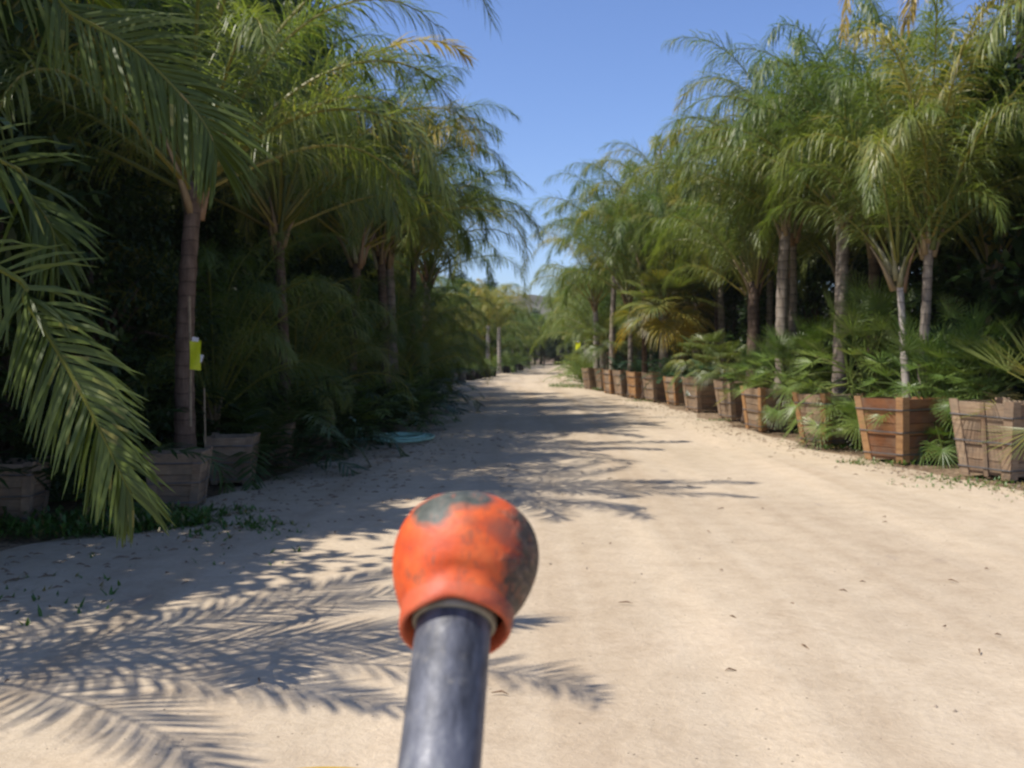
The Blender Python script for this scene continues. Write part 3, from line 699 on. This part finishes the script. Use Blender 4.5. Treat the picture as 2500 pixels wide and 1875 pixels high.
# potted young palms left, far
GP = 'small potted palms at the left road edge'
for i, (px, py, kind, lab) in enumerate([(447, 384.5, 'potblack', 'black'), (454, 384, 'potgrey', 'grey'), (463, 383.5, 'potgrey', 'pale grey'), (472, 381.5, 'potblack', 'black'), (480, 380, 'potblack', 'black'), (488, 378.5, 'potblack', 'black'), (494, 377.2, 'potblack', 'black'), (508, 374, 'potblack', 'black'), (515, 372.5, 'potblack', 'black'), (522, 371, 'potblack', 'black')]):
    c = gd(px, py); s = 1.8
    w_ = ('first', 'second', 'third', 'fourth', 'fifth', 'sixth', 'seventh', 'eighth', 'ninth', 'tenth')[i]
    pot(c.x-.1, c.y, s, kind, '%s nursery pot, %s from the near end of the far left pot row' % (lab, w_), 'nursery pots at the left road edge')
    plant('young_palm', YOUNG[i % 2], c.x-.1, c.y, .52, i*1.1, 1.0 if i < 7 else 1.5, 'young palm in the %s pot from the near end of the far left pot row' % w_, 'young palm', GP)
for i, (dx, Y) in enumerate([(-.6, 70), (-.6, 76), (-.5, 83), (-.6, 91), (-.6, 100)]):
    plant('young_palm', YOUNG[i % 2], pw(LE, Y)+dx, Y, .1, i, 2.0, 'rounded low palm bush on the far left road edge, %s past the pale trunk pair' % ordn(i), 'young palm', 'low palm bushes near the far end of the road')
for i, (dx, Y) in enumerate([(.4, 45), (.5, 49), (.7, 54), (.5, 60), (.6, 68), (.6, 77), (.6, 88)]):
    plant('young_palm', YOUNG[(i+1) % 2], pw(RE, Y)+dx, Y, .1, i, 1.8, 'low palm bush on the right road edge, %s past the last planter box' % ordn(i), 'young palm', 'low palm bushes beyond the last planter box')
# left boxes
wl = gd(197, 514)
wbox(wl.x-.27, wl.y+.27, R(6), 3, 'grey wooden planter box struck by a wedge of sunlight, holding the nearest left palm', 'wooden planter boxes under the left row', .62)
for px, Y, lab in [(232, 11.2, 'shaded planter box just right of the sun-struck one'), (272, 12.9, 'shaded planter box, third along the left row'), (10, 8.6, 'shaded planter box cut off by the left frame edge'), (315, 14.6, 'shaded planter box, fourth along the left row left of the hose')]:
    wbox(atx(px, Y), Y, R(6), 3, lab, 'wooden planter boxes under the left row', .62)

# ------------------------------------------------------------------ near date palm (crown mostly left of the frame)
dp = empty('date_palm', (-4.35, 4.1, 0), 0, 1, 'near date palm whose long green fronds arch in from the left frame edge', 'palm tree')
DL = V((4.35, -4.1, 0))
me, top = trunk_mesh(99, 2.0, .26, .24, 'trunkb', 0); mobj('trunk', me, dp)
def catmull(P, n=5):
    Q = [P[0]*2-P[1]]+P+[P[-1]*2-P[-2]]; o = []
    for i in range(1, len(Q)-2):
        for k in range(n):
            t_ = k/n; a, b, c_, d = Q[i-1], Q[i], Q[i+1], Q[i+2]
            o.append(.5*((2*b)+(c_-a)*t_+(2*a-5*b+4*c_-d)*t_*t_+(3*b-a-3*c_+d)*t_**3))
    o.append(P[-1].copy()); return o
rnd = random.Random(17)
DB = V((-4.3, 4.1, 2.35))
def dfrond(pts, nrm, LL=.46, LW=.026, npair=62, age=.22, droop=.10, plume=.22, a0=62, a1=26, t0=.12, label=None):
    mb = MB(); P = catmull(pts, 4)
    T = (pts[-1]-pts[0]).normalized(); S = T.cross(nrm).normalized()
    frond(mb, [p+DL for p in P], S, npair, LL, LW, R(a0), R(a1), plume*1.5, droop*1.6, age, rnd, .017, t0, .45, lambda t_: (0.45+0.55*math.sin(math.pi*min(1, .15+.8*t_))**.8)*(rnd.uniform(.55, .9) if rnd.random() < .12 else 1), 3, .07, .12)
    mb.a = [min(.8, a_+.3) if rnd.random() < .03 else a_ for a_ in mb.a]
    o = mb.obj('frond', M['date'], dp)
    if label: o['label'] = label
    return o
dfrond([DB, V((-3.5, 4.3, 3.35)), P3(15, -25, 4.6), P3(75, 16, 4.7), P3(132, 48, 4.75), P3(166, 78, 4.8), P3(199, 114, 4.8), P3(213, 137, 4.8), P3(219, 158, 4.8)], V((.15, -1, .25)), .47, .020, 110, age=.20, label='bright upper frond arching down from the top left corner')
dfrond([DB, V((-3.3, 4.15, 2.35)), P3(0, 268, 4.4), P3(26, 301, 4.4), P3(50, 337, 4.35), P3(70, 373, 4.3), P3(89, 409, 4.25), P3(106, 444, 4.2), P3(119, 473, 4.15), P3(130, 495, 4.15)], V((.1, -1, .15)), .39, .020, 110, age=.17, label='lower frond hanging almost to the weeds')
dfrond([DB, V((-3.5, 4.4, 2.7)), P3(0, 160, 4.9), P3(30, 195, 5.0), P3(52, 225, 5.0), P3(60, 262, 5.0)], V((.3, -.8, .4)), .45, .024, 60, age=.1)
for az, el, L, b in [(12, 70, 3.0, 95), (38, 58, 3.2, 90), (60, 78, 3.0, 80), (80, 55, 3.0, 90), (110, 65, 3.0, 90), (150, 60, 3, 90), (190, 60, 3, 90), (230, 60, 3, 90), (270, 60, 3, 90), (5, 50, 2.6, 80)]:
    mb = MB(); a = R(az)
    pts = arc(DB+DL, a, R(el), L, R(b), 12)
    frond(mb, pts, V((-math.sin(a), math.cos(a), 0)), 60, .46, .026, R(62), R(26), .25, .10, .2, rnd, .018, .14, .45, None, 3, .02, .15)
    mb.obj('frond', M['date'], dp)

dfrond([DB, V((-3.7, 3.95, 3.6)), V((-3.1, 3.8, 4.05)), V((-2.5, 3.7, 4.1)), V((-2.0, 3.55, 3.85)), V((-1.65, 3.4, 3.45))], V((0, -.2, 1)), .42, .020, 60)
for az, el, L, b in [(-22, 60, 2.5, 80), (-48, 60, 2.6, 85)]:
    mb = MB(); a = R(az); pts = arc(DB+DL, a, R(el), L, R(b), 12)
    frond(mb, pts, V((-math.sin(a), math.cos(a), 0)), 70, .42, .02, R(62), R(26), .3, .14, .2, rnd, .018, .14, .45, None, 3, .05, .15); mb.obj('frond', M['date'], dp)

# special fronds against the sky
def xfrond(po, pts, age, LL, LW=.026, npair=70, droop=.3, plume=.6, label=None):
    rt = po; mb = MB(); P = catmull(pts, 4); T = pts[-1]-pts[0]; S = T.cross(V((0, 0, 1))).normalized()
    Mi = Matrix.LocRotScale(rt.location, rt.rotation_euler, rt.scale).inverted()
    frond(mb, P, S, npair, LL, LW, R(68), R(30), plume, droop, age, rnd, .022, .1, .5)
    mb.v = [Mi @ p for p in mb.v]
    o = mb.obj('frond', M['queen'], rt)
    if label: o['label'] = label
r2 = LPO[1][0]
xfrond(r2, [P3(285, 190, 14.2), P3(296, 120, 14.3), P3(330, 82, 14.4), P3(372, 58, 14.6), P3(415, 44, 14.8), P3(450, 48, 15), P3(468, 60, 15.1)], .68, .5, .03, 80, label='golden arching frond against the sky')
xfrond(r2, [P3(280, 190, 14.2), P3(262, 80, 14.0), P3(285, 40, 13.8), P3(320, 22, 13.6), P3(352, 28, 13.5)], .15, .5, .028)
r3 = LPO[6][0]
xfrond(r3, [P3(412, 235, 25), P3(440, 205, 24.9), P3(475, 182, 24.8), P3(505, 172, 24.6), P3(532, 190, 24.5)], .22, .6)
xfrond(r3, [P3(412, 235, 25), P3(420, 150, 24.9), P3(440, 135, 24.8), P3(470, 132, 24.6), P3(490, 155, 24.5)], .2, .6)

xfrond(tp, [P3(1018, -95, 12.2), P3(950, -140, 11.6), P3(888, -105, 11.0), P3(856, -50, 10.7), P3(845, -10, 10.6), P3(840, 40, 10.6)], .95, .32, .02, 60, .5, .5, 'dead brown frond hanging from above at the top of the picture')
xfrond(tp, [P3(1018, -95, 12.2), P3(975, -110, 11.6), P3(935, -60, 11.2), P3(912, -10, 11.0), P3(902, 28, 11.0)], .95, .4, .02, 60, .5, .6)
# upper right
# ------------------------------------------------------------------ hose
hs = empty('garden_hose', (gd(404, 444).x, gd(404, 444).y, .06), 0, 1.0, 'coiled mint green garden hose lying at the left road edge', 'hose')
mb = MB(); rnd = random.Random(4); P = []
for i in range(9*28):
    a = i/28*2*math.pi; k = i/28; r = .17+.026*((k*1.6) % 9)
    r *= 1.0+.09*math.sin(a*.37+k*1.9); P.append(V((r*1.35*math.cos(a)+.07*math.sin(k*2.1), r*2.1*math.sin(a)+.10*math.sin(k*1.7), .012+.0075*k+.008*math.sin(a*1.5+k))))
P += [V((-.75, -.1, .02)), V((-.95, -.25, .015)), V((-1.15, -.2, .015))]
mb.tube(P, .0135, 7, 0)
mb.obj('hose_coil', M['hose'], hs, True)
mb = MB(); mb.tube(catmull([V((-.70, .12, .0)), V((-.72, .1, .14)), V((-.80, .06, .30)), V((-.90, .05, .37))], 4), .022, 8)
mb.obj('raised_hose_end', M['hose'], hs, True)
mb = MB(); mb.tube([V((-.89, .05, .365)), V((-.94, .05, .385)), V((-.99, .04, .37)), V((-1.0, .04, .33))], [.03, .034, .03, .026], 10)
mb.obj('fitting', M['brass'], hs, True)

# ------------------------------------------------------------------ stakes and yellow tags
def stake(px, Y, z0, z1, label, r=.013):
    mb = MB(); x = atx(px, Y); mb.tube([V((0, 0, 0)), V((.006, 0, (z1-z0)*.5)), V((0, 0, z1-z0))], r, 6)
    o = mb.obj('plant_stake', M['stake']); o.location = (x, Y, z0); return tag(o, label, 'stake')
stake(190, 9.35, .8, atz(296, 9.35), 'thin wooden stake tied beside the nearest left trunk, carrying the yellow tag')
stake(204, 9.9, .0, atz(388, 9.9), 'short thin stake right of the one with the yellow tag', .010)
def tagthing(px, py, Y, hw_, hh, label):
    o = empty('yellow_tag', (atx(px, Y), Y, atz(py, Y)), 0, 1, label, 'tag', None)
    mb = MB(); n = 8
    for side in (0, 1):
        for j in range(n+1):
            for i in range(5):
                u = i/4; v = j/n
                x = lerp(-hw_, hw_*(1.0-.12*v), u); z = lerp(hh, -hh, v)-.1*hh*u*v
                y = .02*math.sin(u*3+v*4)*hw_*8+side*.012
                mb.v.append(V((x, y, z)))
        b = side*(n+1)*5
        for j in range(n):
            for i in range(4):
                a = b+j*5+i; mb.face((a, a+1, a+6, a+5) if side else (a, a+5, a+6, a+1))
    mb.obj('sheet', M['tag'], o, True)
    mb = MB(); mb.box(V((0, .004, hh+.014)), hw_*.55, .008, .02, Matrix.Rotation(.12, 3, 'Y')); mb.box(V((hw_*1.0, .004, -.25*hh)), .014, .008, .035, Matrix.Rotation(.3, 3, 'Y'))
    mb.obj('white_label', M['white'], o)
    return o
tagthing(195.5, 355, 9.28, .052, .132, 'bright yellow plastic tag with white edges hanging on the stake by the nearest left trunk')
tagthing(578, 346, 40.0, .10, .16, 'small yellow tag hanging among the far right palms')

# ------------------------------------------------------------------ weeds, litter
def weeds(name, spots, label, seed, mat='weed', leaf=.05):
    rnd = random.Random(seed); mb = MB()
    for (x, y, rx, ry, n, h) in spots:
        for i in range(n):
            a = rnd.uniform(0, 6.28); r = math.sqrt(rnd.random())
            p = V((x+rx*r*math.cos(a), y+ry*r*math.sin(a), .02)); hh = h*rnd.uniform(.3, 1)
            ag = rnd.uniform(.05, .4) if rnd.random() < .85 else rnd.uniform(.6, .9)
            for k in range(5):
                az = rnd.uniform(0, 6.28); el = rnd.uniform(.2, 1.2)
                d = V((math.cos(az)*math.cos(el), math.sin(az)*math.cos(el), math.sin(el)))
                leaflet(mb, p+V((0, 0, hh*rnd.random()*.7)), d, V((0, 0, 1)), leaf*rnd.uniform(.6, 1.5), leaf*.35, .25, ag, rnd, 2)
    o = mb.obj(name, M[mat]); return tag(o, label, None, None, 'stuff')
c1 = gd(125, 530); c2 = gd(60, 540); c3 = gd(215, 520)
weeds('weeds', [(c1.x, c1.y, .75, .35, 420, .24), (c2.x-.2, c2.y+.2, .9, .4, 420, .18), (c3.x, c3.y+.1, .4, .25, 60, .06), (-2.9, 8.3, 1.0, .4, 200, .07), (-2.4, 8.0, .8, .5, 60, .03), (-3.2, 5.7, 1.0, .8, 60, .025), (-2.2, 6.9, .8, .5, 25, .02)], 'low green weeds on the ground under the near hanging frond', 1, leaf=.065)
weeds('roadside_weeds', [(BX[1].x-.55, BX[1].y-.5, .5, .25, 60, .10), (BX[2].x+.1, BX[2].y-.6, .5, .25, 70, .10), (BX[0].x-.8, BX[0].y-.5, .6, .5, 60, .04), (4.9, 10.9, .8, .6, 70, .025), (5.3, 9.8, .6, .6, 50, .025),
       (2.4, 41.5, .9, 1.6, 500, .25), (3.4, 38.5, .3, .8, 120, .2), (BX[4].x-.6, BX[4].y-.4, .4, .2, 30, .05), (BX[7].x-.6, BX[7].y-.4, .5, .5, 60, .08)], 'sparse weeds and cut grass along the foot of the right planter boxes', 2)
rnd = random.Random(8); mb = MB()
for i in range(1500):
    if i < 900: Y = rnd.uniform(8.5, 30); x = pw(RE, Y)+rnd.gauss(.1, .45); 
    elif i < 1420: Y = rnd.uniform(4.5, 18); x = pw(LE, Y)+abs(rnd.gauss(0, .9))
    elif i > 1470: continue
    else: Y = rnd.uniform(3.6, 12); x = rnd.uniform(-3, 5)
    a = rnd.uniform(0, 6.28); l = rnd.uniform(.02, .09)*(1.6 if rnd.random() < .12 and i < 1420 else 1); d = V((math.cos(a), math.sin(a), 0)); p = V((x, Y, .062))
    mb.tube([p-d*l*.5, p+V((rnd.uniform(-.01, .01), rnd.uniform(-.01, .01), .008)), p+d*l*.5], [.002, .005, .001], 4)
tag(mb.obj('leaf_litter', M['twig']), 'scattered dry leaf bits and twigs on the dirt road', None, None, 'stuff')

rnd = random.Random(12); mb = MB()
for i in range(900):
    q_ = rnd.random(); Y = 3.6+rnd.random()**1.6*16
    x = rnd.uniform(-3.5, 5.2) if q_ < .45 else (pw(RE, Y)+rnd.gauss(0, .35) if q_ < .75 else pw(LE, Y)+rnd.gauss(.3, .4))
    r_ = rnd.uniform(.004, .011) if q_ < .45 else rnd.uniform(.006, .022)
    b = len(mb.v); c = V((x, Y, .045))
    for d in ((1, 0, 0), (0, 1, 0), (-1, 0, 0), (0, -1, 0), (.2, .1, .75), (0, 0, -.6)):
        mb.v.append(c+V(d)*r_*rnd.uniform(.7, 1.4))
    for f in ((0, 1, 4), (1, 2, 4), (2, 3, 4), (3, 0, 4), (1, 0, 5), (2, 1, 5), (3, 2, 5), (0, 3, 5)): mb.face(tuple(b+k for k in f))
tag(mb.obj('pebbles', M['stone']), 'small pebbles and dirt clods scattered over the road', None, None, 'stuff')

# ------------------------------------------------------------------ lever in the foreground
m, t, o = newmat('orange_rubber'); co = N(t, 'ShaderNodeTexCoord').outputs['Object']
n1 = noi(t, co, 55, 6, .65); n2 = noi(t, co, 260, 4, .7); sx = N(t, 'ShaderNodeSeparateXYZ'); t.links.new(co, sx.inputs[0])
c = ramp(t, n1, [(.3, (.45, .055, .016)), (.48, (.66, .095, .02)), (.72, (.76, .165, .04))])
x_ = math_(t, 'ADD', math_(t, 'MULTIPLY', sx.outputs[0], 42.0), math_(t, 'MULTIPLY', n1, .9))
worn = ramp(t, x_, [(1.22, (0, 0, 0)), (1.42, (1, 1, 1))]); t.nodes[-1].color_ramp.elements[0].position = .0
wr = N(t, 'ShaderNodeMapRange'); wr.inputs[1].default_value = 1.10; wr.inputs[2].default_value = 1.26; t.links.new(x_, wr.inputs[0])
brown = ramp(t, n2, [(.35, (.035, .025, .018)), (.6, (.13, .095, .065)), (.75, (.35, .31, .25))])
c = mix(t, wr.outputs[0], c, brown)
def blob(cx, cy, cz, r0, r1, amt, fac_n):
    dd = N(t, 'ShaderNodeVectorMath', operation='DISTANCE'); t.links.new(co, dd.inputs[0]); dd.inputs[1].default_value = (cx, cy, cz)
    q = math_(t, 'ADD', dd.outputs['Value'], math_(t, 'MULTIPLY', fac_n, amt))
    mr = N(t, 'ShaderNodeMapRange'); mr.inputs[1].default_value = r1; mr.inputs[2].default_value = r0; t.links.new(q, mr.inputs[0]); return mr.outputs[0]
grime = ramp(t, n2, [(.3, (.03, .035, .028)), (.7, (.13, .14, .11))])
b1 = blob(.001, -.017, .0415, .0145, .0180, .012, n1); b2 = blob(-.008, -.019, .0370, .0140, .0172, .012, n1)
c = mix(t, b1, c, grime); c = mix(t, b2, c, grime)
c = mix(t, math_(t, 'MULTIPLY', blob(.003, -.023, .030, .007, .010, .010, n1), .7), c, (.22, .07, .04))
c = mix(t, math_(t, 'MULTIPLY', blob(.013, -.019, .030, .009, .014, .012, n1), .7), c, (.25, .09, .05))
scr = noi(t, mapping(t, co, (900, 250, 120), (.4, .3, .7)), 1.0, 3, .6)
c = mix(t, ramp(t, scr, [(.60, (0, 0, 0)), (.66, (.7, .7, .7))]), c, (.30, .10, .055))
dirt_ = noi(t, co, 130, 6, .75)
c = mix(t, ramp(t, dirt_, [(.52, (0, 0, 0)), (.66, (.55, .55, .55))]), c, (.20, .085, .05))
sz_ = math_(t, 'MULTIPLY', math_(t, 'LESS_THAN', sx.outputs[2], .0065), .45)
c = mix(t, sz_, c, (.50, .13, .07))
hh_ = math_(t, 'ADD', n1, math_(t, 'MULTIPLY', math_(t, 'MULTIPLY', n2, wr.outputs[0]), 5.0))
bsdf(t, o, c, .55, .4, hh_, .5, .0016); M['knob'] = m
m, t, o = newmat('worn_steel_pipe'); co = N(t, 'ShaderNodeTexCoord').outputs['Object']
n1 = noi(t, mapping(t, co, (75, 75, 26)), 1.0, 6, .65); n2 = noi(t, co, 60, 5, .7)
c = ramp(t, n1, [(.34, (.036, .037, .042)), (.46, (.088, .092, .108)), (.56, (.15, .155, .178)), (.66, (.34, .34, .32))])
c = mix(t, ramp(t, n2, [(.56, (0, 0, 0)), (.72, (.75, .75, .75))]), c, (.33, .30, .25))
bsdf(t, o, c, ramp(t, n2, [(.3, (.42,)*3), (.7, (.7,)*3)]), .45, n2, .5, .0015, .15); M['pipe'] = m
M['collar'] = plain('dull_metal_collar', (.27, .26, .21), .5, .5, .3, .4, 120)

P1 = P3(456, 601, .345); P2 = P3(439, 768, .305)
ax = (P1-P2).normalized()
lev = empty('lever', P1, 0, 1, 'steel control lever with a worn orange rubber knob sticking up in the foreground', 'lever')
lev.rotation_mode = 'QUATERNION'; lev.rotation_quaternion = ax.to_track_quat('Z', 'X')
# make local X point to world +X
zax = ax; xax = (V((1, 0, 0))-zax*zax.x).normalized(); yax = zax.cross(xax)
lev.rotation_quaternion = Matrix((xax, yax, zax)).transposed().to_quaternion()
prof = [(.0150, .004), (.0166, -.0028), (.0178, -.0035), (.0188, -.001), (.0188, .004), (.0187, .0065), (.0200, .0100), (.0218, .014), (.0236, .020), (.0246, .026), (.0249, .032), (.0243, .038), (.0228, .0435), (.0200, .0485), (.0155, .0523), (.0095, .0548), (.003, .0560), (.0002, .0561)]
kb = lathe(prof, 64)
for i, p in enumerate(kb.v):
    a = math.atan2(p.y, p.x); f = 1+.05*max(0, math.cos(a-.3))*min(1, max(0, p.z/.03))+.018*noise.noise(V((math.cos(a)*2, math.sin(a)*2, p.z*60)))
    dz = .0022*math.cos(a+.9)*(1 if p.z < .01 else 0)+.0018*math.exp(-((a+1.6)/.35)**2)*(1 if p.z < .012 else 0)
    kb.v[i] = V((p.x*f+.0012*(p.z/.05), p.y*f, p.z+dz))
k_ = kb.obj('knob', M['knob'], lev, True); k_.location = (.0006, 0, -.0100); k_.scale = (1.04, 1.04, .86)
sd = k_.modifiers.new('s', 'SUBSURF'); sd.levels = 1; sd.render_levels = 1
sh = lathe([(.0129, -.30), (.0129, .0), (.0129, .03)], 48); sh.obj('shaft', M['pipe'], lev, True)
cl = lathe([(.0131, -.0105), (.0143, -.0105), (.0147, -.0085), (.0150, .004), (.0131, .004)], 48); cl.obj('collar', M['collar'], lev, True)

# yellow bodywork edge at the bottom of the frame
yb = P3(326, 771.5, .42); mb = MB(); n = 24
for j in range(7):
    for i in range(n+1):
        u = i/n*2-1; v = j/6
        mb.v.append(yb+V((u*.034, -v*.03, -.0042*u*u-.0002-.010*v*v)))
for j in range(6):
    for i in range(n):
        a = j*(n+1)+i; mb.face((a+n+1, a+n+2, a+1, a))
yo = mb.obj('machine_cover', M['yellowp'], None, True); sol = yo.modifiers.new('t', 'SOLIDIFY'); sol.thickness = .004; sol.offset = -1
tag(yo, 'yellow painted edge of the machine at the bottom of the picture left of the lever', 'machine part')

mb = MB(); mb.box(V((0, 70, 14.5)), 60, 90, 16)
m, t, o = newmat('thin_haze'); pv = N(t, 'ShaderNodeVolumePrincipled'); pv.inputs['Color'].default_value = (.85, .9, 1, 1); pv.inputs['Density'].default_value = .0003; pv.inputs['Anisotropy'].default_value = .3
t.links.new(pv.outputs[0], o.inputs['Volume'])
tag(mb.obj('haze', m), 'thin pale haze over the whole nursery', None, None, 'stuff')
